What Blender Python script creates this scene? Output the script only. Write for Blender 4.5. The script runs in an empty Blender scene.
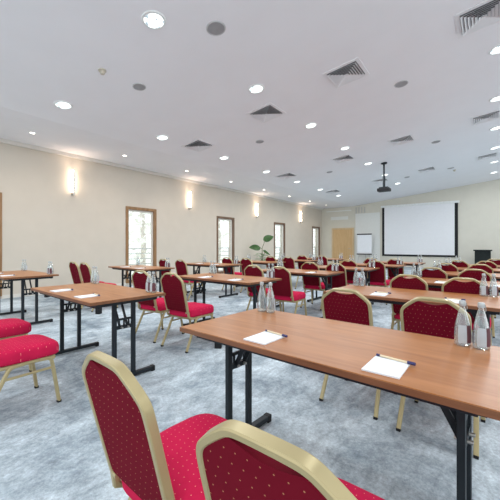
import bpy, bmesh, math, random
from mathutils import Vector, Matrix
random.seed(7)
PI = math.pi
scene = bpy.context.scene
COL = scene.collection

# ------------------------------------------------------------------ materials
def newmat(name):
    m = bpy.data.materials.new(name); m.use_nodes = True
    return m, m.node_tree.nodes, m.node_tree.links, m.node_tree.nodes['Principled BSDF']

def simple(name, rgb, rough=0.5, metal=0.0, emit=None, estr=0.0, spec=0.5, vary=0.06, vscale=12.0):
    m, n, l, b = newmat(name)
    tc = n.new('ShaderNodeTexCoord'); nz = n.new('ShaderNodeTexNoise'); nz.inputs['Scale'].default_value = vscale
    nz.inputs['Detail'].default_value = 4
    l.new(tc.outputs['Object'], nz.inputs['Vector'])
    cr = n.new('ShaderNodeValToRGB')
    lo = [max(0, c * (1 - vary)) for c in rgb] + [1]; hi = [min(1, c * (1 + vary)) for c in rgb] + [1]
    cr.color_ramp.elements[0].position = 0.3; cr.color_ramp.elements[1].position = 0.7
    cr.color_ramp.elements[0].color = lo; cr.color_ramp.elements[1].color = hi
    l.new(nz.outputs['Fac'], cr.inputs['Fac']); l.new(cr.outputs['Color'], b.inputs['Base Color'])
    b.inputs['Roughness'].default_value = rough; b.inputs['Metallic'].default_value = metal
    b.inputs['Specular IOR Level'].default_value = spec
    if emit:
        b.inputs['Emission Color'].default_value = (*emit, 1); b.inputs['Emission Strength'].default_value = estr
    return m

def carpet_mat():
    m, n, l, b = newmat('carpet')
    tc = n.new('ShaderNodeTexCoord')
    def noise(sc, det, rough=0.6, dist=0.0, sx=1.0):
        mp = n.new('ShaderNodeMapping'); mp.inputs['Scale'].default_value = (sx, 1, 1)
        mp.inputs['Rotation'].default_value = (0, 0, 0.5)
        l.new(tc.outputs['Object'], mp.inputs['Vector'])
        z = n.new('ShaderNodeTexNoise'); z.inputs['Scale'].default_value = sc; z.inputs['Detail'].default_value = det
        z.inputs['Roughness'].default_value = rough; z.inputs['Distortion'].default_value = dist
        l.new(mp.outputs['Vector'], z.inputs['Vector']); return z.outputs['Fac']
    def ramp(src, p0, p1, c0, c1):
        r = n.new('ShaderNodeValToRGB'); e = r.color_ramp.elements
        e[0].position = p0; e[1].position = p1; e[0].color = (*c0, 1); e[1].color = (*c1, 1)
        l.new(src, r.inputs['Fac']); return r.outputs['Color']
    def mix(kind, fac, a, c):
        x = n.new('ShaderNodeMix'); x.data_type = 'RGBA'; x.blend_type = kind; x.inputs[0].default_value = fac
        l.new(a, x.inputs[6]); l.new(c, x.inputs[7]); return x.outputs[2]
    big = ramp(noise(1.5, 6, 0.68, 0.5), 0.34, 0.62, CARPET_D, CARPET_L)
    mid = ramp(noise(7.0, 8, 0.75, 0.3, 2.2), 0.30, 0.66, (0.60, 0.61, 0.63), (1.18, 1.18, 1.18))
    fine = ramp(noise(48, 6, 0.8), 0.32, 0.68, (0.60, 0.60, 0.62), (1.24, 1.24, 1.24))
    c = mix('MULTIPLY', 1.0, big, mid); c = mix('MULTIPLY', 0.8, c, fine)
    warm = ramp(noise(0.9, 5, 0.6), 0.55, 0.75, (1, 1, 1), (1.0, 0.95, 0.93))
    c = mix('MULTIPLY', 1.0, c, warm)
    l.new(c, b.inputs['Base Color']); b.inputs['Roughness'].default_value = 0.95
    b.inputs['Specular IOR Level'].default_value = 0.1
    bp = n.new('ShaderNodeBump'); bp.inputs['Strength'].default_value = 0.25; bp.inputs['Distance'].default_value = 0.01
    l.new(noise(140, 2), bp.inputs['Height']); l.new(bp.outputs['Normal'], b.inputs['Normal'])
    return m

def wood_mat(name, dark, light, rough=0.28, axis=0, sc=1.0):
    m, n, l, b = newmat(name)
    tc = n.new('ShaderNodeTexCoord'); mp = n.new('ShaderNodeMapping')
    s = [9 * sc, 9 * sc, 9 * sc]; s[axis] = 0.9 * sc
    mp.inputs['Scale'].default_value = s; l.new(tc.outputs['Object'], mp.inputs['Vector'])
    z = n.new('ShaderNodeTexNoise'); z.inputs['Scale'].default_value = 2.2; z.inputs['Detail'].default_value = 8
    z.inputs['Roughness'].default_value = 0.62; z.inputs['Distortion'].default_value = 0.7
    l.new(mp.outputs['Vector'], z.inputs['Vector'])
    r = n.new('ShaderNodeValToRGB'); e = r.color_ramp.elements
    e[0].position = 0.32; e[1].position = 0.68; e[0].color = (*dark, 1); e[1].color = (*light, 1)
    l.new(z.outputs['Fac'], r.inputs['Fac']); l.new(r.outputs['Color'], b.inputs['Base Color'])
    b.inputs['Roughness'].default_value = rough
    b.inputs['Specular IOR Level'].default_value = 0.28
    return m

def fabric_mat(name, base, dot, plane, pitch=0.027, rad=0.11):
    """woven red cloth with a staggered grid of tiny gold dots"""
    m, n, l, b = newmat(name)
    tc = n.new('ShaderNodeTexCoord'); sp = n.new('ShaderNodeSeparateXYZ'); l.new(tc.outputs['Object'], sp.inputs[0])
    def mth(op, a, c=None):
        x = n.new('ShaderNodeMath'); x.operation = op
        for i, v in enumerate((a, c)):
            if v is None: continue
            if isinstance(v, (int, float)): x.inputs[i].default_value = v
            else: l.new(v, x.inputs[i])
        return x.outputs[0]
    u = mth('DIVIDE', sp.outputs['X'], pitch)
    v = mth('DIVIDE', sp.outputs['Y' if plane == 'xy' else 'Z'], pitch)
    row = mth('FLOOR', v)
    u2 = mth('ADD', u, mth('MULTIPLY', row, 0.5))
    fu = mth('SUBTRACT', mth('FRACT', mth('ADD', u2, 50.0)), 0.5); fv = mth('SUBTRACT', mth('FRACT', mth('ADD', v, 50.0)), 0.5)
    d = mth('SQRT', mth('ADD', mth('MULTIPLY', fu, fu), mth('MULTIPLY', fv, fv)))
    mask = mth('LESS_THAN', d, rad)
    nz = n.new('ShaderNodeTexNoise'); nz.inputs['Scale'].default_value = 9; l.new(tc.outputs['Object'], nz.inputs['Vector'])
    r = n.new('ShaderNodeValToRGB'); e = r.color_ramp.elements
    e[0].color = (*[c * 0.86 for c in base], 1); e[1].color = (*[min(1, c * 1.12) for c in base], 1)
    l.new(nz.outputs['Fac'], r.inputs['Fac'])
    mx = n.new('ShaderNodeMix'); mx.data_type = 'RGBA'
    l.new(mask, mx.inputs[0]); l.new(r.outputs['Color'], mx.inputs[6]); mx.inputs[7].default_value = (*dot, 1)
    l.new(mx.outputs[2], b.inputs['Base Color'])
    b.inputs['Roughness'].default_value = 0.9; b.inputs['Specular IOR Level'].default_value = 0.05
    b.inputs['Sheen Weight'].default_value = 0.04; b.inputs['Sheen Tint'].default_value = (1, 0.35, 0.45, 1)
    return m

def glass_mat(name, tint, milk=0.12, gl=0.5):
    m = bpy.data.materials.new(name); m.use_nodes = True
    n, l = m.node_tree.nodes, m.node_tree.links; n.clear()
    out = n.new('ShaderNodeOutputMaterial'); t = n.new('ShaderNodeBsdfTransparent'); g = n.new('ShaderNodeBsdfGlossy')
    dfs = n.new('ShaderNodeBsdfDiffuse'); lw = n.new('ShaderNodeLayerWeight'); lw.inputs['Blend'].default_value = gl
    t.inputs['Color'].default_value = (*tint, 1); g.inputs['Roughness'].default_value = 0.05
    dfs.inputs['Color'].default_value = (0.9, 0.93, 0.95, 1)
    nz = n.new('ShaderNodeTexNoise'); nz.inputs['Scale'].default_value = 30
    m1 = n.new('ShaderNodeMixShader'); mm = n.new('ShaderNodeMath'); mm.operation = 'MULTIPLY'; mm.inputs[1].default_value = milk * 2
    l.new(nz.outputs['Fac'], mm.inputs[0]); l.new(mm.outputs[0], m1.inputs[0])
    l.new(t.outputs[0], m1.inputs[1]); l.new(dfs.outputs[0], m1.inputs[2])
    m2 = n.new('ShaderNodeMixShader'); l.new(lw.outputs['Facing'], m2.inputs[0])
    l.new(m1.outputs[0], m2.inputs[1]); l.new(g.outputs[0], m2.inputs[2]); l.new(m2.outputs[0], out.inputs[0])
    return m

def emis_mat(name, rgb, s, pattern=False, dark=(0.25, 0.3, 0.34)):
    m = bpy.data.materials.new(name); m.use_nodes = True
    n, l = m.node_tree.nodes, m.node_tree.links; n.clear()
    out = n.new('ShaderNodeOutputMaterial'); e = n.new('ShaderNodeEmission')
    e.inputs['Strength'].default_value = s
    tc = n.new('ShaderNodeTexCoord'); v = n.new('ShaderNodeTexNoise'); v.inputs['Scale'].default_value = 14 if pattern else 3
    l.new(tc.outputs['Object'], v.inputs['Vector'])
    r = n.new('ShaderNodeValToRGB'); el = r.color_ramp.elements
    el[0].position = 0.40; el[1].position = 0.47 if pattern else 0.6
    el[0].color = (*(dark if pattern else [c * 0.97 for c in rgb]), 1); el[1].color = (*rgb, 1)
    l.new(v.outputs['Fac'], r.inputs['Fac']); l.new(r.outputs['Color'], e.inputs['Color'])
    l.new(e.outputs[0], out.inputs[0]); return m

CARPET_D = (0.235, 0.285, 0.325); CARPET_L = (0.62, 0.695, 0.735)
M = dict(
    carpet=carpet_mat(),
    wall=simple('painted_wall', (0.585, 0.53, 0.457), 0.9, vary=0.02, vscale=3, spec=0.2),
    wallback=simple('painted_wall_back', (0.66, 0.635, 0.56), 0.9, vary=0.02, vscale=3, spec=0.2),
    whitepanel=simple('white_wall_panel', (0.74, 0.75, 0.73), 0.8, vary=0.02, spec=0.2),
    ceil=simple('ceiling_paint', (0.82, 0.82, 0.85), 0.95, vary=0.012, vscale=2, spec=0.1),
    trim=simple('trim_paint', (0.66, 0.63, 0.58), 0.7, vary=0.02),
    table=wood_mat('table_wood', (0.305, 0.108, 0.030), (0.430, 0.178, 0.060), 0.33),
    edge=wood_mat('table_edge', (0.16, 0.07, 0.035), (0.24, 0.105, 0.052), 0.4),
    black=simple('black_steel', (0.014, 0.019, 0.024), 0.5, vary=0.15, spec=0.25),
    blackplastic=simple('black_plastic', (0.015, 0.015, 0.017), 0.55, vary=0.1, spec=0.2),
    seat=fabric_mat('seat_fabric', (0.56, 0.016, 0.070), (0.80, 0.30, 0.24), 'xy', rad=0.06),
    back=fabric_mat('shaded_back_fabric', (0.14, 0.004, 0.014), (0.42, 0.19, 0.10), 'xz', rad=0.06),  # same cloth as the seat, its shade painted into the colour
    grip=simple('grip_fabric', (0.42, 0.012, 0.04), 0.85, vary=0.1, spec=0.1),
    gold=simple('champagne_gold', (0.43, 0.352, 0.185), 0.36, 0.25, vary=0.05),
    glass=glass_mat('bottle_glass', (0.93, 0.96, 0.96), 0.13, 0.42),
    water=glass_mat('water', (0.92, 0.96, 0.97), 0.10, 0.12),
    cap=simple('bottle_cap', (0.42, 0.44, 0.45), 0.3, 0.3),
    label=simple('bottle_label', (0.46, 0.50, 0.54), 0.6),
    plum=simple('plum_label', (0.115, 0.035, 0.045), 0.6),
    paper=simple('paper', (0.82, 0.85, 0.90), 0.8, vary=0.02, spec=0.1),
    penbody=simple('pen_body', (0.75, 0.62, 0.42), 0.35),
    navy=simple('navy_plastic', (0.02, 0.02, 0.11), 0.35),
    winwood=wood_mat('window_wood', (0.20, 0.105, 0.045), (0.34, 0.20, 0.10), 0.5, axis=2),
    darkwood=wood_mat('window_wood_dark', (0.12, 0.075, 0.05), (0.22, 0.14, 0.095), 0.5, axis=2),
    pane=glass_mat('window_pane', (0.97, 0.98, 0.97), 0.06, 0.08),
    rail=simple('railing_metal', (0.50, 0.53, 0.53), 0.5),
    leaf=simple('outdoor_leaf', (0.93, 0.95, 0.88), 0.7, vary=0.12, vscale=1.5),  # leaf and bark lightened: the blown-out outdoor glare is put into the colour
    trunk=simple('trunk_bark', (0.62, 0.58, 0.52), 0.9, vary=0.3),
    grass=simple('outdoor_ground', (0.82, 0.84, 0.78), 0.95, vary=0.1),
    doorwood=wood_mat('door_wood', (0.56, 0.36, 0.175), (0.66, 0.46, 0.25), 0.5, axis=2),
    doorframe=wood_mat('door_frame_wood', (0.62, 0.46, 0.27), (0.70, 0.55, 0.36), 0.5, axis=2),
    screen=simple('screen_fabric', (0.80, 0.81, 0.84), 0.9, vary=0.015, spec=0.05),
    grey=simple('grey_plastic', (0.30, 0.30, 0.31), 0.6),
    lightgrey=simple('light_grey_plastic', (0.47, 0.47, 0.48), 0.6),
    ventwhite=simple('vent_white', (0.78, 0.78, 0.80), 0.6, vary=0.02),
    dark=simple('dark_void', (0.20, 0.20, 0.21), 0.8),
    ivory=simple('ivory_plastic', (0.50, 0.46, 0.38), 0.5),
    lamp=emis_mat('lamp_reflector', (0.93, 1.0, 1.0), 2.4, True, (0.20, 0.25, 0.28)),
    bulb=emis_mat('lamp_bulb', (1, 1, 1), 4.0),
    spot=emis_mat('spot_bulb', (1, 0.90, 0.76), 9.0),
    sconce=emis_mat('sconce_tube', (1.0, 0.80, 0.60), 20.0),
    steel=simple('brushed_steel', (0.45, 0.44, 0.42), 0.35, 0.8),
    chrome=simple('white_rim', (0.78, 0.80, 0.80), 0.4),
    plant=simple('plant_leaf', (0.055, 0.13, 0.035), 0.4, vary=0.3),
    plantlight=simple('plant_leaf_light', (0.10, 0.26, 0.06), 0.5, vary=0.3),
    stem=simple('plant_stem', (0.14, 0.16, 0.07), 0.6),
    pot=simple('planter', (0.42, 0.40, 0.38), 0.5),
    soil=simple('soil', (0.06, 0.045, 0.03), 0.95, vary=0.3),
    lectern=simple('lectern_laminate', (0.018, 0.022, 0.022), 0.6, vary=0.15, spec=0.1),
)

# ------------------------------------------------------------------ helpers
def obj(name, bm, mat, parent=None, smooth=False, loc=None):
    me = bpy.data.meshes.new(name)
    bmesh.ops.recalc_face_normals(bm, faces=bm.faces[:])
    if smooth:
        for f in bm.faces: f.smooth = True
    bm.to_mesh(me); bm.free()
    mats = mat if isinstance(mat, (list, tuple)) else [mat]
    for mm in mats: me.materials.append(mm)
    o = bpy.data.objects.new(name, me); COL.objects.link(o)
    if parent: o.parent = parent
    if loc: o.location = loc
    if smooth:
        try:
            me.set_sharp_from_angle(angle=math.radians(42))
        except Exception:
            pass
    return o

def tag(o, label, cat, group=None, kind=None):
    o['label'] = label; o['category'] = cat
    if group: o['group'] = group
    if kind: o['kind'] = kind
    return o

def thing(name, label, cat, loc=(0, 0, 0), rotz=0, group=None):
    o = bpy.data.objects.new(name, None); COL.objects.link(o); o.empty_display_size = 0.1
    o.location = loc; o.rotation_euler = (0, 0, rotz)
    return tag(o, label, cat, group)

def struct(name, bm, mat, parent=None, smooth=False):
    o = obj(name, bm, mat, parent, smooth)
    if not parent: o['kind'] = 'structure'
    return o

def sempty(name):
    o = bpy.data.objects.new(name, None); COL.objects.link(o); o['kind'] = 'structure'; return o

def kids(o): return [c for c in list(COL.objects) if c.parent == o]

def dup(root, loc, rotz, label, group=None, name=None):
    r = root.copy(); COL.objects.link(r); r.location = loc; r.rotation_euler = (0, 0, rotz)
    r['label'] = label
    if group: r['group'] = group
    def rec(src, dst):
        for ch in TREE[src]:
            c = ch.copy(); COL.objects.link(c); c.parent = dst
            rec(ch, c)
    rec(root, r)
    return r
TREE = {}
def remember(root):
    """note each thing's parts once, so copies need no scene search"""
    def rec(o):
        TREE[o] = kids(o)
        for c in TREE[o]: rec(c)
    rec(root)

def box(bm, x0, x1, y0, y1, z0, z1, mi=0, bev=0.0):
    vs = [bm.verts.new((x, y, z)) for z in (z0, z1) for y in (y0, y1) for x in (x0, x1)]
    fs = [(0, 2, 3, 1), (4, 5, 7, 6), (0, 1, 5, 4), (2, 6, 7, 3), (0, 4, 6, 2), (1, 3, 7, 5)]
    faces = [bm.faces.new([vs[i] for i in f]) for f in fs]
    for f in faces: f.material_index = mi
    if bev > 0:
        es = list({e for f in faces for e in f.edges})
        bmesh.ops.bevel(bm, geom=es, offset=bev, segments=2, affect='EDGES', profile=0.7)
    return faces

def B(x0, x1, y0, y1, z0, z1, bev=0.0):
    bm = bmesh.new(); box(bm, x0, x1, y0, y1, z0, z1, 0, bev); return bm

def sweep(bm, pts, prof, up=Vector((0, 1, 0)), closed=False, caps=True):
    """sweep a closed 2D profile (list of (a,b)) along pts; a = in-plane normal, b = along up"""
    pts = [Vector(p) for p in pts]; n = len(pts); rings = []
    for i, p in enumerate(pts):
        if closed: t = pts[(i + 1) % n] - pts[i - 1]
        elif i == 0: t = pts[1] - p
        elif i == n - 1: t = p - pts[-2]
        else: t = (pts[i + 1] - p).normalized() + (p - pts[i - 1]).normalized()
        t.normalize()
        a = up.cross(t)
        if a.length < 1e-4: a = Vector((1, 0, 0)).cross(t)
        a.normalize(); b = t.cross(a).normalized()
        rings.append([bm.verts.new(p + a * q[0] + b * q[1]) for q in prof])
    k = len(prof)
    for i in range(n if closed else n - 1):
        r0, r1 = rings[i], rings[(i + 1) % n]
        for j in range(k): bm.faces.new((r0[j], r0[(j + 1) % k], r1[(j + 1) % k], r1[j]))
    if not closed and caps:
        bm.faces.new(rings[0][::-1]); bm.faces.new(rings[-1])

def rect(w, d, c=0.25):
    """profile rectangle with chamfered corners"""
    x, y = w / 2, d / 2; k = min(x, y) * c
    return [(x - k, -y), (x, -y + k), (x, y - k), (x - k, y), (-x + k, y), (-x, y - k), (-x, -y + k), (-x + k, -y)]
def circ(r, n=10): return [(r * math.cos(2 * PI * i / n), r * math.sin(2 * PI * i / n)) for i in range(n)]

def lathe(bm, prof, seg=20, cx=0, cy=0, a0=0, a1=2 * PI, cap=False):
    full = abs(a1 - a0 - 2 * PI) < 1e-6
    cols = []
    for s in range(seg if full else seg + 1):
        a = a0 + (a1 - a0) * s / seg
        cols.append([bm.verts.new((cx + r * math.cos(a), cy + r * math.sin(a), z)) for r, z in prof])
    for s in range(seg):
        c0, c1 = cols[s], cols[(s + 1) % len(cols)]
        for j in range(len(prof) - 1): bm.faces.new((c0[j], c1[j], c1[j + 1], c0[j + 1]))
    if cap:
        bm.faces.new([c[0] for c in cols][::-1]); bm.faces.new([c[-1] for c in cols])

def chaikin(p, n=2):
    for _ in range(n):
        q = [p[0]]
        for a, b in zip(p, p[1:]):
            q.append(tuple(x * 0.75 + y * 0.25 for x, y in zip(a, b))); q.append(tuple(x * 0.25 + y * 0.75 for x, y in zip(a, b)))
        q.append(p[-1]); p = q
    return p

# ------------------------------------------------------------------ the room
XL, YB, XR, YN = -8.6, 19.2, 5.5, -3.5
def zc(x): return 3.55 if x < -6.6 else 3.55 + 0.1115 * (x + 6.6)
TH = 0.30
WIN = [1.73, 5.84, 9.80, 14.00, 18.30]; WH = 0.545; WZ0, WZ1 = 0.06, 2.36

bm = bmesh.new(); box(bm, XL - 0.3, XR + 0.3, YN, YB + 0.3, -0.2, 0.0); struct('floor', bm, M['carpet'])

bm = bmesh.new()
prev = YN
for c in WIN:
    box(bm, XL - TH, XL, prev, c - WH, 0, 3.62)
    box(bm, XL - TH, XL, c - WH, c + WH, WZ1, 3.62); box(bm, XL - TH, XL, c - WH, c + WH, 0, WZ0)
    prev = c + WH
box(bm, XL - TH, XL, prev, YB, 0, 3.62)
struct('wall_left', bm, M['wall'])

def prismY(poly, y0, y1):
    bm = bmesh.new()
    a = [bm.verts.new((x, y0, z)) for x, z in poly]; b = [bm.verts.new((x, y1, z)) for x, z in poly]
    bm.faces.new(a); bm.faces.new(b[::-1]); n = len(poly)
    for i in range(n): bm.faces.new((a[i], b[i], b[(i + 1) % n], a[(i + 1) % n]))
    return bm
struct('wall_back', prismY([(XL - TH, 0), (XR + TH, 0), (XR + TH, zc(XR + TH) + 0.05), (-6.6, 3.6), (XL - TH, 3.6)], YB, YB + 0.3), M['wallback'])
struct('ceiling', prismY([(XL - TH, 3.55), (-6.6, 3.55), (XR + TH, zc(XR + TH)), (XR + TH, zc(XR + TH) + 0.25), (-6.6, 3.85), (XL - TH, 3.85)], YN, YB + 0.3), M['ceil'])
# right wall with unseen tall openings added for fill light (behind the picture's right edge)
bm = bmesh.new(); prev = YN
for c in (0.0, 4.4, 8.8, 13.2, 17.1):
    box(bm, XR, XR + TH, prev, c - 1.9, 0, 4.9); box(bm, XR, XR + TH, c - 1.9, c + 1.9, 4.2, 4.9); box(bm, XR, XR + TH, c - 1.9, c + 1.9, 0, 0.3)
    prev = c + 1.9
box(bm, XR, XR + TH, prev, YB, 0, 4.9)
struct('wall_right', bm, M['wall'])
struct('trim_1', B(XL, XL + 0.07, YN, YB, 3.46, 3.55, 0.01), M['trim'])
bm = bmesh.new(); prev = YN
for c in WIN + [None]:
    e = YB if c is None else c - WH
    box(bm, XL, XL + 0.015, prev, e, 0, 0.08)
    if c is not None: prev = c + WH
struct('baseboard_left', bm, M['trim'])
struct('baseboard_back', B(XL + 0.015, XR, YB - 0.015, YB, 0, 0.08), M['trim'])

# windows in the left wall: tall wooden frames, one pane each
for i, c in enumerate(WIN):
    w = sempty('window_%d' % (i + 1))
    fm = M['winwood'] if i < 2 else M['darkwood']
    fw = 0.085; y0, y1 = c - WH, c + WH
    bm = bmesh.new()
    xf0, xf1 = XL - 0.12, XL + 0.02
    box(bm, xf0, xf1, y0, y0 + fw, WZ0, WZ1, 0, 0.006); box(bm, xf0, xf1, y1 - fw, y1, WZ0, WZ1, 0, 0.006)
    box(bm, xf0, xf1, y0 + fw, y1 - fw, WZ1 - fw, WZ1, 0, 0.006); box(bm, xf0, xf1, y0 + fw, y1 - fw, WZ0, WZ0 + fw, 0, 0.006)
    obj('window_frame', bm, fm, w)
    bm = bmesh.new(); s = 0.055; a, b = y0 + fw, y1 - fw
    x0, x1 = XL - 0.10, XL - 0.05
    box(bm, x0, x1, a, a + s, WZ0 + fw, WZ1 - fw); box(bm, x0, x1, b - s, b, WZ0 + fw, WZ1 - fw)
    box(bm, x0, x1, a + s, b - s, WZ1 - fw - s, WZ1 - fw); box(bm, x0, x1, a + s, b - s, WZ0 + fw, WZ0 + fw + s)
    obj('sash', bm, M['trim'], w)
    obj('pane', B(XL - 0.08, XL - 0.074, a + s, b - s, WZ0 + fw + s, WZ1 - fw - s), M['pane'], w)
    obj('window_handle', B(XL - 0.05, XL - 0.025, a + 0.012, a + 0.035, 1.05, 1.2, 0.005), M['steel'], w)
    # balcony railing outside the pane
    desc = ['nearest the camera', 'second from the camera', 'third from the camera', 'fourth from the camera', 'farthest, beside the back corner'][i]
    rl = thing('balcony_railing', 'pale metal railing outside the tall window ' + desc, 'railing', (XL - 0.36, c, 0), 0, 'railings outside the windows')
    for z in (0.25, 0.42, 0.59, 0.76, 0.93): obj('rail_bar', B(-0.012, 0.012, -WH - 0.1, WH + 0.1, z - 0.012, z + 0.012), M['rail'], rl)
    obj('handrail', B(-0.025, 0.025, -WH - 0.12, WH + 0.12, 1.06, 1.10, 0.006), M['rail'], rl)
    for y in (-WH - 0.08, WH + 0.08): obj('post', B(-0.02, 0.02, y - 0.02, y + 0.02, -0.15, 1.06), M['rail'], rl)

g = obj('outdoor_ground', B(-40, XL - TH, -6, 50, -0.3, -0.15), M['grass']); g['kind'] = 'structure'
def tree(x, y, h, label):
    t = thing('leafy_tree', label, 'tree', (x, y, -0.15), 0, 'trees outside the windows')
    bm = bmesh.new(); sweep(bm, [(0, 0, 0), (0.05, 0.03, h * 0.3), (-0.03, 0, h * 0.7)], circ(0.12, 8), Vector((0, 1, 0)))
    obj('trunk', bm, M['trunk'], t, True)
    bm = bmesh.new(); rr = random.Random(int(x * 10 + y * 100))
    for k in range(300):
        d = Vector((rr.gauss(0, 1), rr.gauss(0, 1), rr.gauss(0, 1))).normalized() * (rr.random() ** 0.4)
        p = Vector((d.x * h * 0.36, d.y * h * 0.36, h * 0.58 + d.z * h * 0.44)); s = 0.07 + rr.random() * 0.08
        a = Vector((rr.gauss(0, 1), rr.gauss(0, 1), rr.gauss(0, 1))).normalized(); b = a.orthogonal().normalized()
        bm.faces.new([bm.verts.new(p + a * s * 1.5), bm.verts.new(p + b * s * 0.6), bm.verts.new(p - a * s * 1.5), bm.verts.new(p - b * s * 0.6)])
    obj('crown', bm, M['leaf'], t)
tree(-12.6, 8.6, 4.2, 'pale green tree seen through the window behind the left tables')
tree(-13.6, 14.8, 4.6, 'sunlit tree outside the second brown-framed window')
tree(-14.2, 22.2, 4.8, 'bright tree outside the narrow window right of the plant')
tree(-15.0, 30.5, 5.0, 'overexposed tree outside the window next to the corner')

# back wall: door, white panel, pale trims
d = sempty('door_1')
bm = bmesh.new(); dx0, dx1, dz = -7.84, -6.62, 2.18
box(bm, dx0 - 0.09, dx0, YB - 0.05, YB, 0, dz + 0.09, 0, 0.006); box(bm, dx1, dx1 + 0.09, YB - 0.05, YB, 0, dz + 0.09, 0, 0.006)
box(bm, dx0, dx1, YB - 0.05, YB, dz, dz + 0.09, 0, 0.006)
obj('door_frame', bm, M['doorframe'], d)
obj('door_leaf', B(dx0 + 0.005, dx1 - 0.005, YB - 0.04, YB - 0.005, 0.01, dz - 0.005, 0.004), M['doorwood'], d)
bm = bmesh.new(); sweep(bm, [(dx1 - 0.12, YB - 0.04, 1.0), (dx1 - 0.12, YB - 0.09, 1.0)], circ(0.012), Vector((1, 0, 0)))
sweep(bm, [(dx1 - 0.11, YB - 0.09, 1.0), (dx1 - 0.24, YB - 0.09, 1.0)], circ(0.011), Vector((0, 0, 1)))
obj('door_handle', bm, M['steel'], d, True)
struct('trim_2', B(-6.45, -5.05, YB - 0.02, YB, 0.08, 3.10), M['whitepanel'])
struct('trim_3', B(-8.3, -6.7, YB - 0.015, YB, 3.30, 3.36), M['whitepanel'])
struct('trim_4', B(-8.0, -6.9, YB - 0.015, YB, 2.78, 2.98), M['whitepanel'])
for k in range(4):
    struct('trim_%d' % (5 + k), B(-6.42 + k * 0.17, -6.39 + k * 0.17, YB - 0.04, YB, 3.12, 3.48), M['lightgrey'])

# projection screen
t = thing('projection_screen', 'large white projection screen with black borders on the back wall', 'screen', (-3.10, YB - 0.015, 0))
hw = 1.81; z0, z1 = 0.63, 3.38
obj('screen_cloth', B(-hw + 0.12, hw - 0.14, -0.03, -0.02, z0 + 0.06, z1 - 0.04), M['screen'], t)
bm = bmesh.new()
box(bm, -hw, -hw + 0.12, -0.032, -0.018, z0, z1 - 0.04); box(bm, hw - 0.14, hw, -0.032, -0.018, z0, z1 - 0.04)
box(bm, -hw + 0.12, hw - 0.14, -0.032, -0.018, z0, z0 + 0.06)
obj('black_border', bm, M['blackplastic'], t)
obj('screen_case', B(-hw - 0.06, hw + 0.06, -0.09, 0.015, z1 - 0.04, z1 + 0.07, 0.015), M['chrome'], t)
bm = bmesh.new(); sweep(bm, [(-hw, -0.025, z0 - 0.015), (hw, -0.025, z0 - 0.015)], circ(0.022), Vector((0, 0, 1)))
obj('bottom_bar', bm, M['blackplastic'], t, True)

# flipchart
t = thing('flipchart_easel', 'white flipchart board on an easel between door and projection screen', 'flipchart', (-5.78, YB - 0.45, 0))
fb = bmesh.new(); box(fb, -0.42, 0.42, -0.02, 0.0, 0.72, 1.86, 0, 0.005); obj('board', fb, M['screen'], t)
obj('paper_pad', B(-0.38, 0.38, -0.03, -0.0205, 0.78, 1.80), M['paper'], t)
obj('clamp_bar', B(-0.42, 0.42, -0.05, -0.031, 1.81, 1.87, 0.005), M['blackplastic'], t)
obj('pen_tray', B(-0.42, 0.42, -0.09, 0.0, 0.66, 0.715, 0.005), M['blackplastic'], t)
for p0, p1 in (((-0.3, -0.01, 0.7), (-0.36, -0.16, 0)), ((0.3, -0.01, 0.7), (0.36, -0.16, 0)), ((0, 0.02, 1.2), (0, 0.38, 0))):
    bm = bmesh.new(); sweep(bm, [p0, p1], circ(0.014), Vector((0, 1, 0)) if abs(p0[0]) > 0 else Vector((1, 0, 0))); obj('leg', bm, M['lightgrey'], t, True)

# lectern
t = thing('lectern', 'black lectern standing by the back wall right of the screen', 'lectern', (-0.28, 18.4, 0))
bm = bmesh.new(); box(bm, -0.30, 0.30, -0.22, 0.2, 0.06, 0.93, 0, 0.008); obj('body', bm, M['lectern'], t)
bm = bmesh.new()
vs = [(-0.35, -0.26, 0.93), (0.35, -0.26, 0.93), (0.35, 0.24, 0.93), (-0.35, 0.24, 0.93), (-0.35, -0.26, 0.99), (0.35, -0.26, 0.99), (0.35, 0.24, 0.97), (-0.35, 0.24, 0.97)]
v = [bm.verts.new(q) for q in vs]
for f in ((0, 3, 2, 1), (4, 5, 6, 7), (0, 1, 5, 4), (1, 2, 6, 5), (2, 3, 7, 6), (3, 0, 4, 7)): bm.faces.new([v[i] for i in f])
obj('reading_top', bm, M['lectern'], t)
obj('plinth', B(-0.33, 0.33, -0.25, 0.22, 0, 0.06, 0.006), M['lectern'], t)

# ------------------------------------------------------------------ ceiling fittings
SL = math.atan(0.1115)
def ceil_thing(name, label, cat, x, y, group):
    t = thing(name, label, cat, (x, y, zc(x)), 0, group)
    if x > -6.6: t.rotation_euler = (0, -SL, 0)
    return t
def ord_(i): return ['first', 'second', 'third', 'fourth', 'fifth', 'sixth', 'seventh', 'eighth', 'ninth'][i]

def make_downlight(t):
    bm = bmesh.new(); lathe(bm, [(0.118, 0.0), (0.118, -0.012), (0.132, -0.016), (0.145, -0.012), (0.150, 0.0)], 32); obj('rim', bm, M['chrome'], t, True)
    bm = bmesh.new(); lathe(bm, [(0.001, -0.003), (0.06, -0.0035), (0.118, -0.008)], 32); rf = obj('reflector', bm, M['lamp'], t, True)
    for k in range(2):
        bm = bmesh.new(); a = k * PI + 0.4
        sweep(bm, [(-0.045, 0.028 * (1 - 2 * k), -0.014), (0.045, 0.028 * (1 - 2 * k), -0.014)], circ(0.011, 8), Vector((0, 0, 1))); obj('bulb', bm, M['bulb'], t, True)

AREA = []
def area_light(x, y, z, size, power, color):
    L = bpy.data.lights.new('downlight_glow', 'AREA'); L.shape = 'DISK'; L.size = size; L.energy = power; L.color = color
    o = bpy.data.objects.new('downlight_glow', L); o.location = (x, y, z); COL.objects.link(o); AREA.append(o); return o

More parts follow.
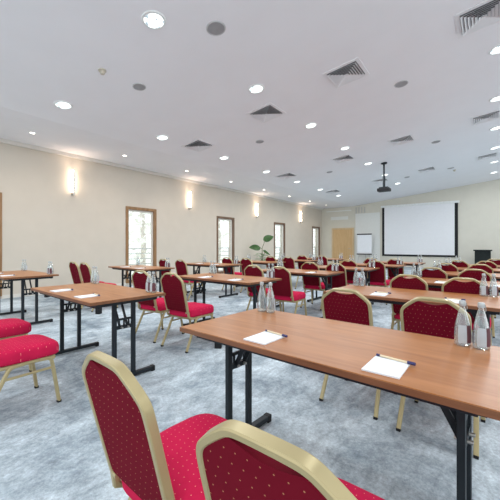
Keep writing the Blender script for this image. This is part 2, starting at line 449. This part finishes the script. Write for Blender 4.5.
proto_dl = None
rows = [(-3.24, [2.37 + 2.13 * k for k in range(7)], 'middle row'),
        (-5.88, [2.43 + 2.10 * k for k in range(7)], 'left row'),
        (0.12, [6.42 + 2.14 * k for k in range(6)], 'right edge row')]
for x, ys, rn in rows:
    for i, y in enumerate(ys):
        lab = 'round bright ceiling downlight, %s from the camera in the %s' % (ord_(i), rn)
        if proto_dl is None:
            proto_dl = ceil_thing('ceiling_downlight', lab, 'ceiling light', x, y, 'round ceiling downlights'); make_downlight(proto_dl); remember(proto_dl)
        else:
            c = dup(proto_dl, (x, y, zc(x)), 0, lab); c.rotation_euler = (0, -SL, 0)
        area_light(x, y, zc(x) - 0.05, 0.26, 26, (0.93, 0.98, 1.0))
for x, y in ((0.12, 2.1), (0.12, 4.25), (3.4, 1.5), (3.4, 4.6), (3.4, 7.7), (3.4, 10.8), (3.4, 13.9), (3.4, 17.0), (0.12, -1.5), (-3.24, 0.2), (-5.88, 0.2)):  # unseen lamps without fittings, added to light the room
    area_light(x, y, zc(x) - 0.05, 0.26, 26, (0.93, 0.98, 1.0))

# small warm spots on the flat strip beside the window wall
ps = None
for i, y in enumerate([2.54, 4.66, 6.82, 8.98, 11.14, 13.3, 15.46, 17.6]):
    lab = 'small warm recessed spotlight, %s from the camera along the window wall' % ord_(i)
    if ps is None:
        ps = thing('recessed_spotlight', lab, 'spotlight', (-7.62, y, 3.55), 0, 'small warm spotlights')
        bm = bmesh.new(); lathe(bm, [(0.046, 0), (0.047, -0.006), (0.062, -0.007), (0.066, 0)], 20); obj('rim', bm, M['chrome'], ps, True)
        bm = bmesh.new(); lathe(bm, [(0.001, -0.010), (0.025, -0.009), (0.046, -0.003)], 16); obj('bulb', bm, M['spot'], ps, True); remember(ps)
    else: dup(ps, (-7.62, y, 3.55), 0, lab)
    L = bpy.data.lights.new('spot_glow', 'SPOT'); L.energy = 26; L.color = (1, 0.80, 0.60); L.spot_size = 2.4; L.spot_blend = 1.0; L.shadow_soft_size = 0.05
    o = bpy.data.objects.new('spot_glow', L); o.location = (-7.62, y, 3.52); COL.objects.link(o)

# air diffusers
pv = None
for x, ys, rn in ((-0.08, [5.32, 9.6, 13.8], 'right edge of the ceiling'), (-1.92, [5.25, 9.5, 13.75], 'right of the ceiling middle'),
                  (-3.62, [5.38, 9.65, 13.8], 'middle row'), (-5.70, [5.48, 9.74, 13.9], 'left lamp row')):
    for i, y in enumerate(ys):
        lab = 'square grey louvred ceiling vent, %s from the camera near the %s' % (ord_(i), rn)
        if pv is None:
            pv = ceil_thing('ceiling_vent', lab, 'vent', x, y, 'square ceiling vents')
            def ringbox(bm, a, b, z0, z1):
                box(bm, -b, b, -b, -a, z0, z1); box(bm, -b, b, a, b, z0, z1); box(bm, -b, -a, -a, a, z0, z1); box(bm, a, b, -a, a, z0, z1)
            bm = bmesh.new(); ringbox(bm, 0.245, 0.30, -0.010, 0.0); obj('frame', bm, M['ventwhite'], pv)
            obj('backing', B(-0.245, 0.245, -0.245, 0.245, -0.004, 0.0), M['dark'], pv)  # dark plate stands in for the shade seen between the louvres
            for k in range(6):
                b1 = 0.240 - k * 0.039; b2 = b1 - 0.032; bm = bmesh.new()
                # each louvre is a sloped square ring
                A = [bm.verts.new((sx * b1, sy * b1, -0.034)) for sx, sy in ((-1, -1), (1, -1), (1, 1), (-1, 1))]
                C = [bm.verts.new((sx * b2, sy * b2, -0.007)) for sx, sy in ((-1, -1), (1, -1), (1, 1), (-1, 1))]
                for j in range(4): bm.faces.new((A[j], A[(j + 1) % 4], C[(j + 1) % 4], C[j]))
                obj('louvre', bm, M['ventwhite'], pv)
            obj('centre_plate', B(-0.012, 0.012, -0.012, 0.012, -0.03, -0.004), M['ventwhite'], pv)
            remember(pv)
        else:
            c = dup(pv, (x, y, zc(x)), 0, lab); c.rotation_euler = (0, -SL, 0)

# round loudspeakers and detectors
def disc(x, y, r, label, mat, name='ceiling_speaker', cat='speaker', grp='round ceiling speakers'):
    t = ceil_thing(name, label, cat, x, y, grp)
    bm = bmesh.new(); lathe(bm, [(r * 0.86, 0), (r * 0.86, -0.008), (r * 0.93, -0.014), (r, -0.008), (r, 0)], 28); obj('rim', bm, M['lightgrey'], t, True)
    bm = bmesh.new(); lathe(bm, [(0.001, -0.012), (r * 0.5, -0.0115), (r * 0.86, -0.008)], 28); obj('grille', bm, mat, t, True)
for x, y, r, lab in ((-2.79, 2.99, 0.125, 'grey round ceiling speaker right of the brightest downlight'),
                     (-4.54, 3.04, 0.105, 'small round grey ceiling disc left of the speaker, nearest one'),
                     (-1.29, 6.33, 0.115, 'round grey ceiling disc below the big corner vent'),
                     (-1.23, 10.49, 0.115, 'round grey ceiling disc right of the projector, nearer one'),
                     (-1.2, 14.4, 0.115, 'round grey ceiling disc right of the projector, farther one'),
                     (-4.55, 6.47, 0.105, 'small round ceiling disc beyond the first left vent'),
                     (-4.5, 10.68, 0.105, 'small round ceiling disc left of the projector'),
                     (-2.7, 14.3, 0.105, 'small round ceiling disc behind the projector')):
    disc(x, y, r, lab, M['grey'])
def detector(x, y, lab):
    t = ceil_thing('smoke_detector', lab, 'detector', x, y, 'ceiling smoke detectors')
    bm = bmesh.new(); lathe(bm, [(0.055, 0), (0.055, -0.015), (0.048, -0.02), (0.001, -0.02)], 22); obj('base', bm, M['ivory'], t, True)
    bm = bmesh.new(); lathe(bm, [(0.036, -0.02), (0.036, -0.045), (0.028, -0.06), (0.001, -0.064)], 20); obj('sensor_head', bm, M['ivory'], t, True)
detector(-4.55, 2.42, 'beige smoke detector on the ceiling left of the round disc')
detector(-1.12, 14.9, 'small smoke detector on the ceiling far right of the projector')

# projector on a ceiling pole
px, py = -2.84, 11.31
t = thing('ceiling_projector', 'black projector hanging from the ceiling on a pole', 'projector', (px, py, zc(px)))
bm = bmesh.new(); lathe(bm, [(0.001, 0.02), (0.10, 0.02), (0.10, -0.03), (0.05, -0.05), (0.03, -0.06)], 20); obj('mount_plate', bm, M['black'], t, True)
bm = bmesh.new(); sweep(bm, [(0, 0, -0.04), (0, 0, -0.86)], circ(0.030, 12)); obj('pole', bm, M['black'], t, True)
bm = bmesh.new(); sweep(bm, [(0, 0, -0.42), (0, 0, -0.84)], circ(0.04, 12)); obj('pole_sleeve', bm, M['black'], t, True)
obj('body', B(-0.19, 0.19, -0.15, 0.16, -0.96, -0.86, 0.015), M['blackplastic'], t)
bm = bmesh.new(); sweep(bm, [(0.09, 0.15, -0.91), (0.09, 0.20, -0.91)], circ(0.036, 16), Vector((0, 0, 1))); obj('lens', bm, M['grey'], t, True)
obj('bracket', B(-0.14, 0.14, -0.12, 0.12, -0.86, -0.82, 0.006), M['black'], t)

# wall sconces between the windows
pc = None
for i, y in enumerate([3.77, 7.80, 11.92, 16.21]):
    lab = 'slim vertical glowing wall lamp, %s from the camera between the windows' % ord_(i)
    if pc is None:
        pc = thing('wall_sconce', lab, 'wall lamp', (XL, y, 2.52), 0, 'wall lamps between the windows')
        bm = bmesh.new(); sweep(bm, [(0.085, 0, 0.03), (0.085, 0, 0.60)], circ(0.026, 12)); obj('light_tube', bm, M['sconce'], pc, True)
        obj('front_bar', B(0.115, 0.13, -0.018, 0.022, -0.02, 0.63, 0.003), M['steel'], pc)
        obj('wall_bracket', B(0.0, 0.12, -0.028, 0.028, -0.04, 0.03, 0.006), M['steel'], pc); remember(pc)
    else: dup(pc, (XL, y, 2.52), 0, lab)
    L = bpy.data.lights.new('sconce_uplight', 'SPOT'); L.energy = 10; L.color = (1, 0.76, 0.58); L.spot_size = 2.5; L.spot_blend = 1.0; L.shadow_soft_size = 0.04
    o = bpy.data.objects.new('sconce_uplight', L); o.location = (XL + 0.22, y, 3.0); o.rotation_euler = (PI, 0, 0); COL.objects.link(o)
# ------------------------------------------------------------------ tables
TL, TW, TZ = 1.375, 0.694, 0.74
INS = 0.122
def make_table(label, loc, rot):
    t = thing('folding_table', label, 'table', loc, rot, 'wooden folding tables in rows')
    a, b = TL / 2, TW / 2
    bm = bmesh.new(); box(bm, -a, a, -b, b, TZ - 0.026, TZ, 0, 0.003)
    top = obj('tabletop', bm, M['table'], t)
    bm = bmesh.new(); e = 0.0025
    box(bm, -a - e, a + e, -b - e, -b, TZ - 0.025, TZ - 0.003); box(bm, -a - e, a + e, b, b + e, TZ - 0.025, TZ - 0.003)
    box(bm, -a - e, -a, -b, b, TZ - 0.025, TZ - 0.003); box(bm, a, a + e, -b, b, TZ - 0.025, TZ - 0.003)
    obj('edge_band', bm, M['edge'], top)
    for s in (-1, 1): obj('rail', B(-a + 0.06, a - 0.06, s * (b - 0.075) - 0.012, s * (b - 0.075) + 0.012, TZ - 0.062, TZ - 0.026, 0.003), M['black'], t)
    for s in (-1, 1): obj('end_rail', B(s * (a - 0.05) - 0.012, s * (a - 0.05) + 0.012, -b + 0.063, b - 0.063, TZ - 0.056, TZ - 0.026, 0.003), M['black'], t)
    for s in (-1, 1):
        x = s * (a - INS); P = 0.089
        bm = bmesh.new()
        for q in (-1, 1): box(bm, x - 0.013, x + 0.013, q * P - 0.018, q * P + 0.018, 0.045, TZ - 0.026, 0, 0.003)
        box(bm, x - 0.011, x + 0.011, -P + 0.018, P - 0.018, 0.455, 0.485)
        lf = obj('leg_frame', bm, M['black'], t)
        bm = bmesh.new(); box(bm, x - 0.020, x + 0.020, -0.30, 0.30, 0.012, 0.045, 0, 0.006); obj('foot_bar', bm, M['black'], lf)
        for q in (-1, 1): obj('foot_pad', B(x - 0.022, x + 0.022, q * 0.288 - 0.018, q * 0.288 + 0.018, 0.0, 0.047, 0.005), M['blackplastic'], lf)
        # folding struts: two flat bars from the cross bar up to the underside, with bolts
        for q in (-0.5, 0.5):
            bm = bmesh.new()
            sweep(bm, [(x - s * 0.005, q * P * 0.8, 0.47), (x - s * 0.13, q * P * 0.8, TZ - 0.035)], rect(0.026, 0.012), Vector((0, 1, 0)))
            obj('folding_strut', bm, M['black'], lf)
        bm = bmesh.new(); box(bm, x - 0.006, x + 0.006, -P + 0.018, P - 0.018, 0.53, 0.548)
        for y in (-0.045, 0.0, 0.045):
            box(bm, x - 0.005, x + 0.005, y - 0.006, y + 0.006, 0.485, 0.53)
        obj('lock_bracket', bm, M['black'], lf)
        for y in (-0.03, 0.03):
            bm = bmesh.new(); sweep(bm, [(x - 0.03, y, 0.47), (x + 0.03, y, 0.47)], circ(0.008, 8), Vector((0, 0, 1)))
            obj('bolt', bm, M['steel'], lf, True)
    remember(t); return t

def make_bottle(label, loc, rot, group):
    t = thing('water_bottle', label, 'bottle', loc, rot, group)
    pr = [(0.001, 0.003), (0.030, 0.0), (0.0355, 0.004), (0.037, 0.012), (0.0375, 0.045), (0.0355, 0.075), (0.030, 0.108), (0.021, 0.140), (0.0140, 0.162), (0.0115, 0.172), (0.0115, 0.180)]
    bm = bmesh.new(); lathe(bm, [(a * 0.85, z) for a, z in pr], 22); obj('glass_body', bm, M['glass'], t, True)
    bm = bmesh.new(); lathe(bm, [(0.001, 0.008), (0.028, 0.008), (0.0293, 0.045), (0.0278, 0.074), (0.023, 0.108), (0.0155, 0.138), (0.001, 0.138)], 18); obj('water', bm, M['water'], t, True)
    bm = bmesh.new(); lathe(bm, [(0.001, 0.199), (0.011, 0.198), (0.0128, 0.195), (0.0132, 0.178), (0.0125, 0.176), (0.0116, 0.176)], 18); obj('cap', bm, M['cap'], t, True)
    lp = [(0.0382, 0.016), (0.0386, 0.045), (0.0368, 0.078), (0.0350, 0.093)]
    lp = [(a * 0.855, z) for a, z in lp]
    bm = bmesh.new(); lathe(bm, lp, 10, a0=-2.6, a1=-1.55); lb = obj('label', bm, M['label'], t, True)
    bm = bmesh.new(); lathe(bm, lp, 10, a0=-1.55, a1=-0.45); obj('label', bm, M['plum'], t, True)
    bm = bmesh.new(); sweep(bm, [(0.017, 0, 0.188), (0.020, 0, 0.165), (0.018, 0.0, 0.158)], circ(0.0016, 6)); obj('clip_wire', bm, M['steel'], t, True)
    remember(t); return t

def make_pad(label, loc, rot):
    t = thing('notepad', label, 'notepad', loc, rot, 'white notepads on the tables')
    bm = bmesh.new(); box(bm, -0.0625, 0.0625, -0.085, 0.085, 0, 0.006); obj('paper_block', bm, M['paper'], t)
    obj('binding_strip', B(-0.0628, 0.0628, 0.078, 0.0853, 0.0, 0.0065), M['lightgrey'], t)
    remember(t); return t
def make_pen(label, loc, rot):
    t = thing('ballpoint_pen', label, 'pen', loc, rot, 'pens lying on the notepads')
    bm = bmesh.new(); sweep(bm, [(-0.058, 0, 0.0045), (0.045, 0, 0.0045)], circ(0.0042, 8), Vector((0, 0, 1))); obj('barrel', bm, M['penbody'], t, True)
    bm = bmesh.new(); sweep(bm, [(0.045, 0, 0.005), (0.072, 0, 0.005)], circ(0.0062, 8), Vector((0, 0, 1))); obj('cap', bm, M['navy'], t, True)
    bm = bmesh.new(); sweep(bm, [(-0.072, 0, 0.0045), (-0.058, 0, 0.0045)], circ(0.0048, 8), Vector((0, 0, 1))); obj('end_plug', bm, M['navy'], t, True)
    remember(t); return t

COLN = {'R': 'right', 'M': 'middle', 'L': 'left'}
# column, row, right end x, near edge y, turn
TABLES = [
    ('R', 1, 0.028, 1.088, -0.050), ('R', 2, 0.09, 2.86, -0.035), ('R', 3, 0.42, 4.28, -0.03), ('R', 4, 0.50, 5.74, -0.03), ('R', 5, 0.54, 7.12, -0.03), ('R', 6, 0.62, 8.47, -0.03),
    ('M', 1, -2.45, 1.208, -0.038), ('M', 2, -2.265, 3.006, -0.034), ('M', 3, -2.00, 4.62, -0.03), ('M', 4, -1.78, 5.98, -0.03), ('M', 5, -1.55, 7.32, -0.03), ('M', 6, -1.36, 8.72, -0.03),
    ('L', 1, -5.28, 1.42, -0.007), ('L', 2, -5.08, 3.50, -0.05), ('L', 3, -4.72, 5.25, -0.05), ('L', 4, -4.48, 6.86, -0.05), ('L', 5, -4.15, 8.28, -0.05), ('L', 6, -3.88, 9.75, -0.05)]
ROWN = {1: 'nearest the camera', 2: 'second from the camera', 3: 'third from the camera', 4: 'fourth from the camera', 5: 'fifth from the camera', 6: 'farthest from the camera'}
RN = {1: 'nearest', 2: 'second', 3: 'third', 4: 'fourth', 5: 'fifth', 6: 'sixth', 7: 'seventh'}
pt = pb = pp = pn = None
def place(proto, maker, label, loc, rot, *extra):
    if proto is None: return maker(label, loc, rot, *extra)
    dup(proto, loc, rot, label); return proto
for col, row, x1, y0, th in TABLES:
    c, s = math.cos(th), math.sin(th)
    def at(u, v): return (x1 - u * c - v * s, y0 - u * s + v * c)
    cx, cy = at(TL / 2, TW / 2)
    lab = 'brown folding table on black steel legs, %s in the %s column' % (ROWN[row], COLN[col])
    pt = place(pt, make_table, lab, (cx, cy, 0), th)
    tn = '%s table of the %s column' % (RN[row], COLN[col])
    for side, us in (('left', (TL - 0.088, TL - 0.156)), ('right', (0.158, 0.090))):
        for k, u in enumerate(us):
            bx, by = at(u, TW - 0.075 + random.uniform(-0.008, 0.008))
            lab = 'clear water bottle, %s of the pair on the %s end, %s %s column table' % ('left' if k == 0 else 'right', side, RN[row], COLN[col])
            rot = (0.6 if side == 'right' else 2.6) + random.uniform(-0.15, 0.15)
            pb = place(pb, make_bottle, lab, (bx, by, TZ), rot, 'water bottles on the tables')
    if row <= 3:
        for k, u in enumerate((0.89, 0.335)):
            nx, ny = at(u, 0.125); r = th + 0.04 + random.uniform(-0.04, 0.04)
            lab = 'white notepad on the %s half of the %s' % ('left' if k == 0 else 'right', tn)
            pp = place(pp, make_pad, lab, (nx, ny, TZ), r)
            pr_ = r - 0.16; qx, qy = nx - math.sin(r) * 0.074 + 0.012, ny + math.cos(r) * 0.074
            lab = 'pen with navy ends on the %s notepad of the %s' % ('left' if k == 0 else 'right', tn)
            pn = place(pn, make_pen, lab, (qx, qy, TZ + 0.0066), pr_)

# ------------------------------------------------------------------ chairs
LEAN = 0.25
def ty(z): return -(z - 0.42) * LEAN
HALF = [(0.140, 0.425), (0.162, 0.428), (0.168, 0.445), (0.170, 0.50), (0.174, 0.70), (0.174, 0.765), (0.170, 0.788), (0.154, 0.810), (0.098, 0.853), (0.078, 0.864), (0.050, 0.868)]
OUT = [(-x, z) for x, z in HALF] + HALF[::-1]
def make_chair(label, loc, rot):
    t = thing('banquet_chair', label, 'chair', loc, rot, 'red banquet chairs at the tables')
    path = chaikin(OUT, 2)
    # the gold tube around the back, kept in its leaning plane
    upv = Vector((0, 1, LEAN)).normalized()
    bm = bmesh.new(); sweep(bm, [(x, ty(z), z) for x, z in path], rect(0.018, 0.028, 0.35), upv)
    obj('back_frame', bm, M['gold'], t, True)
    # padded back panel: rings of the shrunk outline, bulging to the front, dipping at the hand slot
    inn = [(x * 0.945, 0.435 + (z - 0.425) * 0.962) for x, z in path]
    inn = [(x, z - (0.026 * max(0, 1 - (abs(x) / 0.085) ** 2) if z > 0.80 else 0)) for x, z in inn]
    bm = bmesh.new(); cz = 0.64
    rings = []
    for k, dy in ((1.0, -0.011), (1.0, 0.010), (0.965, 0.020), (0.85, 0.027), (0.5, 0.032)):
        rings.append([bm.verts.new((x * k, ty(cz + (z - cz) * k) + dy, cz + (z - cz) * k)) for x, z in inn])
    n = len(inn)
    for r0, r1 in zip(rings, rings[1:]):
        for j in range(n): bm.faces.new((r0[j], r0[(j + 1) % n], r1[(j + 1) % n], r1[j]))
    bm.faces.new(rings[-1]); bm.faces.new(rings[0][::-1])
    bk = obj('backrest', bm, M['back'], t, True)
    # cloth roll of the hand slot under the crest
    bm = bmesh.new()
    pts = []
    for i in range(11):
        x = -0.095 + 0.19 * i / 10; z = 0.850 - 0.024 * (1 - (x / 0.095) ** 2)
        pts.append((x, ty(z) + 0.004, z))
    sweep(bm, pts, [(0.007 * a, 1.5 * 0.007 * b) for a, b in circ(1.0, 8)], Vector((0, 1, 0))); obj('hand_grip', bm, M['grip'], bk, True)
    # seat cushion
    def sup(a, b, e, n=36):
        out = []
        for i in range(n):
            q = 2 * PI * i / n; cq, sq = math.cos(q), math.sin(q)
            out.append((a * math.copysign(abs(cq) ** e, cq), b * math.copysign(abs(sq) ** e, sq)))
        return out
    base = sup(0.208, 0.229, 0.40)
    bm = bmesh.new(); rings = []
    for k, z in ((0.93, 0.366), (0.99, 0.378), (1.0, 0.402), (0.997, 0.425), (0.972, 0.447), (0.91, 0.461), (0.75, 0.468), (0.45, 0.471)):
        rings.append([bm.verts.new((x * k * (1 - 0.03 * (y < 0)), 0.229 + y * k, z - 0.010 * max(0, y / 0.229) ** 3)) for x, y in base])
    n = len(base)
    for r0, r1 in zip(rings, rings[1:]):
        for j in range(n): bm.faces.new((r0[j], r0[(j + 1) % n], r1[(j + 1) % n], r1[j]))
    bm.faces.new(rings[-1]); bm.faces.new(rings[0][::-1])
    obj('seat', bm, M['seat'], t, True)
    # seat frame: rails under the cushion, joined up to the back tube at the rear
    bm = bmesh.new()
    for s in (-1, 1):
        sweep(bm, [(s * 0.186, 0.40, 0.345), (s * 0.185, 0.30, 0.352), (s * 0.178, 0.05, 0.352), (s * 0.172, 0.006, 0.375), (s * 0.172, -0.002, 0.43)], rect(0.024, 0.024, 0.4), Vector((1, 0, 0)))
    for y in (0.04, 0.395): sweep(bm, [(-0.19, y, 0.352), (0.19, y, 0.352)], rect(0.022, 0.022, 0.4), Vector((0, 0, 1)))
    obj('seat_frame', bm, M['gold'], t, True)
    for s in (-1, 1):
        bm = bmesh.new(); sweep(bm, chaikin([(s * 0.190, 0.30, 0.352), (s * 0.191, 0.372, 0.350), (s * 0.193, 0.385, 0.29), (s * 0.202, 0.425, 0.012)], 2), rect(0.023, 0.026, 0.4), Vector((1, 0, 0)))
        lg = obj('leg', bm, M['gold'], t, True)
        obj('foot_cap', B(s * 0.202 - 0.0125, s * 0.202 + 0.0125, 0.412, 0.439, 0, 0.018, 0.003), M['blackplastic'], lg)
        bm = bmesh.new(); sweep(bm, chaikin([(s * 0.188, 0.20, 0.352), (s * 0.189, 0.115, 0.350), (s * 0.191, 0.09, 0.30), (s * 0.202, -0.055, 0.012)], 2), rect(0.023, 0.026, 0.4), Vector((1, 0, 0)))
        lg = obj('leg', bm, M['gold'], t, True)
        obj('foot_cap', B(s * 0.202 - 0.0125, s * 0.202 + 0.0125, -0.069, -0.042, 0, 0.018, 0.003), M['blackplastic'], lg)
        bm = bmesh.new(); sweep(bm, [(s * 0.193, 0.387, 0.275), (s * 0.192, 0.07, 0.275)], rect(0.016, 0.016, 0.4), Vector((1, 0, 0)))
        obj('stretcher', bm, M['gold'], t, True)
    remember(t); return t

# column, row, x, y (rear of the seat), turn
CHAIRS = [
    ('R', 1, -0.836, 0.570, -0.06), ('R', 1, -0.280, 0.534, -0.03),
    ('R', 2, -0.82, 2.32, -0.04), ('R', 2, -0.262, 2.25, -0.05),
    ('R', 3, -0.69, 3.80, 0.0), ('R', 3, -0.20, 3.76, 0.0),
    ('R', 4, -0.65, 5.24, 0.0), ('R', 4, -0.17, 5.22, 0.02),
    ('R', 5, -0.62, 6.62, 0.0), ('R', 5, -0.14, 6.62, 0.0),
    ('R', 6, -0.53, 7.98, 0.0), ('R', 6, -0.07, 7.98, 0.0),
    ('M', 1, -3.61, 0.70, 0.03), ('M', 1, -2.78, 0.61, 0.03),
    ('M', 2, -3.44, 2.42, 0.06), ('M', 2, -2.86, 2.42, 0.05),
    ('M', 3, -2.95, 4.11, 0.0), ('M', 3, -2.46, 4.08, 0.05),
    ('M', 4, -2.66, 5.49, 0.0), ('M', 4, -2.15, 5.45, 0.0),
    ('M', 5, -2.41, 6.82, 0.0), ('M', 5, -1.85, 6.80, 0.03),
    ('M', 6, -2.33, 8.18, 0.0), ('M', 6, -1.78, 8.16, 0.0),
    ('L', 2, -6.34, 2.90, 0.0), ('L', 2, -5.82, 2.86, 0.0),
    ('L', 3, -5.98, 4.74, 0.0), ('L', 3, -5.36, 4.71, 0.0),
    ('L', 4, -5.42, 6.32, 0.0), ('L', 4, -4.74, 6.25, 0.0),
    ('L', 5, -5.02, 7.77, 0.0), ('L', 5, -4.42, 7.75, 0.0),
    ('L', 6, -4.74, 9.17, 0.0), ('L', 6, -4.07, 9.15, 0.0)]
pch = None; seen = {}
for col, row, x, y, r in CHAIRS:
    k = seen.get((col, row), 0); seen[(col, row)] = k + 1
    lab = 'red banquet chair, gold frame, %s seat at the %s table of the %s column' % ('left' if k == 0 else 'right', RN[row], COLN[col])
    pch = place(pch, make_chair, lab, (x, y, 0), r)
dup(pch, (0.08, 9.42, 0), 0.0, 'red banquet chair at the right picture edge below the lectern')

# ------------------------------------------------------------------ plant by the window wall
t = thing('potted_plant', 'tall potted plant with large oval leaves by the window wall', 'plant', (-7.95, 11.45, 0))
bm = bmesh.new(); lathe(bm, [(0.001, 0), (0.15, 0), (0.2, 0.36), (0.21, 0.38), (0.19, 0.38), (0.18, 0.33)], 24); obj('pot', bm, M['pot'], t, True)
bm = bmesh.new(); lathe(bm, [(0.001, 0.335), (0.185, 0.33)], 20); obj('soil', bm, M['soil'], t)
def leaf(p, d, L, W, droop, mat, nm='leaf', side=None):
    """broad pointed leaf from base p along d"""
    bm = bmesh.new(); d = Vector(d).normalized(); sd = Vector(side) if side else d.cross(Vector((0, 0, 1))).normalized(); nrm = sd.cross(d)
    rows_ = []; N = 9
    for i in range(N):
        u = i / (N - 1); w = W * (math.sin(PI * u ** 0.75) ** 0.8) * 0.5 + 0.002; q = Vector(p) + d * (L * u) - Vector((0, 0, 1)) * (droop * u * u)
        rows_.append([bm.verts.new(q - sd * w + nrm * w * 0.22), bm.verts.new(q - sd * w * 0.5 + nrm * w * 0.06), bm.verts.new(q), bm.verts.new(q + sd * w * 0.5 + nrm * w * 0.06), bm.verts.new(q + sd * w + nrm * w * 0.22)])
    for r0, r1 in zip(rows_, rows_[1:]):
        for j in range(4): bm.faces.new((r0[j], r0[j + 1], r1[j + 1], r1[j]))
    return obj(nm, bm, mat, t, True)
def stalk(pts):
    bm = bmesh.new(); sweep(bm, chaikin(pts, 2), circ(0.012, 8), Vector((0, 1, 0.01))); obj('stem', bm, M['stem'], t, True)
# directions across the view: along (0.79, 0.61) is picture right
R_ = Vector((0.79, 0.61, 0))
def P(a, z, dpt=0.0): return tuple(R_ * a + Vector((-0.61, 0.79, 0)) * dpt + Vector((0, 0, z)))
stalk([P(0, 0.33), P(0.05, 0.7), P(0.0, 1.05), P(0.12, 1.3), P(0.10, 1.42)])
stalk([P(0, 0.33), P(-0.03, 0.7), P(0.05, 1.02), P(-0.08, 1.10)])
stalk([P(0.02, 0.33), P(0.05, 0.75), P(0.18, 0.92)])
leaf(P(0.06, 1.42), P(0.42, 0.16, -0.1), 0.50, 0.30, 0.02, M['plant'], side=(-0.2, -0.3, 0.93))
leaf(P(-0.05, 1.09), P(-0.5, 0.03, -0.1), 0.52, 0.28, 0.03, M['plant'], side=(-0.2, -0.3, 0.93))
leaf(P(0.06, 0.95), P(0.3, -0.10, 0), 0.34, 0.16, 0.08, M['plant'], side=(-0.1, -0.3, 0.9))
for k in range(16):
    a = k * 2.4; ln = 0.30 + 0.12 * random.random()
    leaf((0.03 * math.cos(a), 0.03 * math.sin(a), 0.42 + 0.025 * k), (math.cos(a), math.sin(a), 0.35), ln, 0.15, 0.12, M['plantlight'], 'lower_leaf')

# small black floor units by the second row
bpm = None
for x, y, lab in ((-2.50, 2.72, 'small black box on the carpet past the left end of the nearest table'),
                  (-5.38, 2.80, 'small black box on the carpet under the middle column table corner'),
                  (-8.05, 2.98, 'small black box on the carpet close to the window wall')):
    t = thing('floor_box', lab, 'box', (x, y, 0), 0.6, 'small black boxes on the carpet')
    obj('body', B(-0.04, 0.04, -0.04, 0.04, 0, 0.20, 0.006), M['blackplastic'], t)
    obj('lid', B(-0.045, 0.045, -0.045, 0.045, 0.20, 0.215, 0.004), M['black'], t)
    obj('handle', B(-0.12, -0.0455, -0.01, 0.01, 0.175, 0.195, 0.003), M['black'], t)

# ------------------------------------------------------------------ light and camera
w = bpy.data.worlds.new('daylight'); scene.world = w; w.use_nodes = True
n, l = w.node_tree.nodes, w.node_tree.links
bg = n['Background']; bg.inputs['Color'].default_value = (0.93, 0.98, 1.0, 1); bg.inputs['Strength'].default_value = 1.8

cam = bpy.data.cameras.new('camera'); co = bpy.data.objects.new('camera', cam); COL.objects.link(co)
co.location = (0, 0, 1.184); co.rotation_euler = (PI / 2 + 0.001, 0, 0.656)
cam.sensor_fit = 'HORIZONTAL'; cam.sensor_width = 36.0; cam.lens = 317.26 / 500 * 36.0
cam.shift_x = 3.878 / 500; cam.shift_y = -4.784 / 500; cam.clip_start = 0.05; cam.clip_end = 200
scene.camera = co
scene.view_settings.view_transform = 'Standard'; scene.view_settings.look = 'None'; scene.view_settings.exposure = 0.0
scene.cycles.use_denoising = True
scene.cycles.transparent_max_bounces = 16
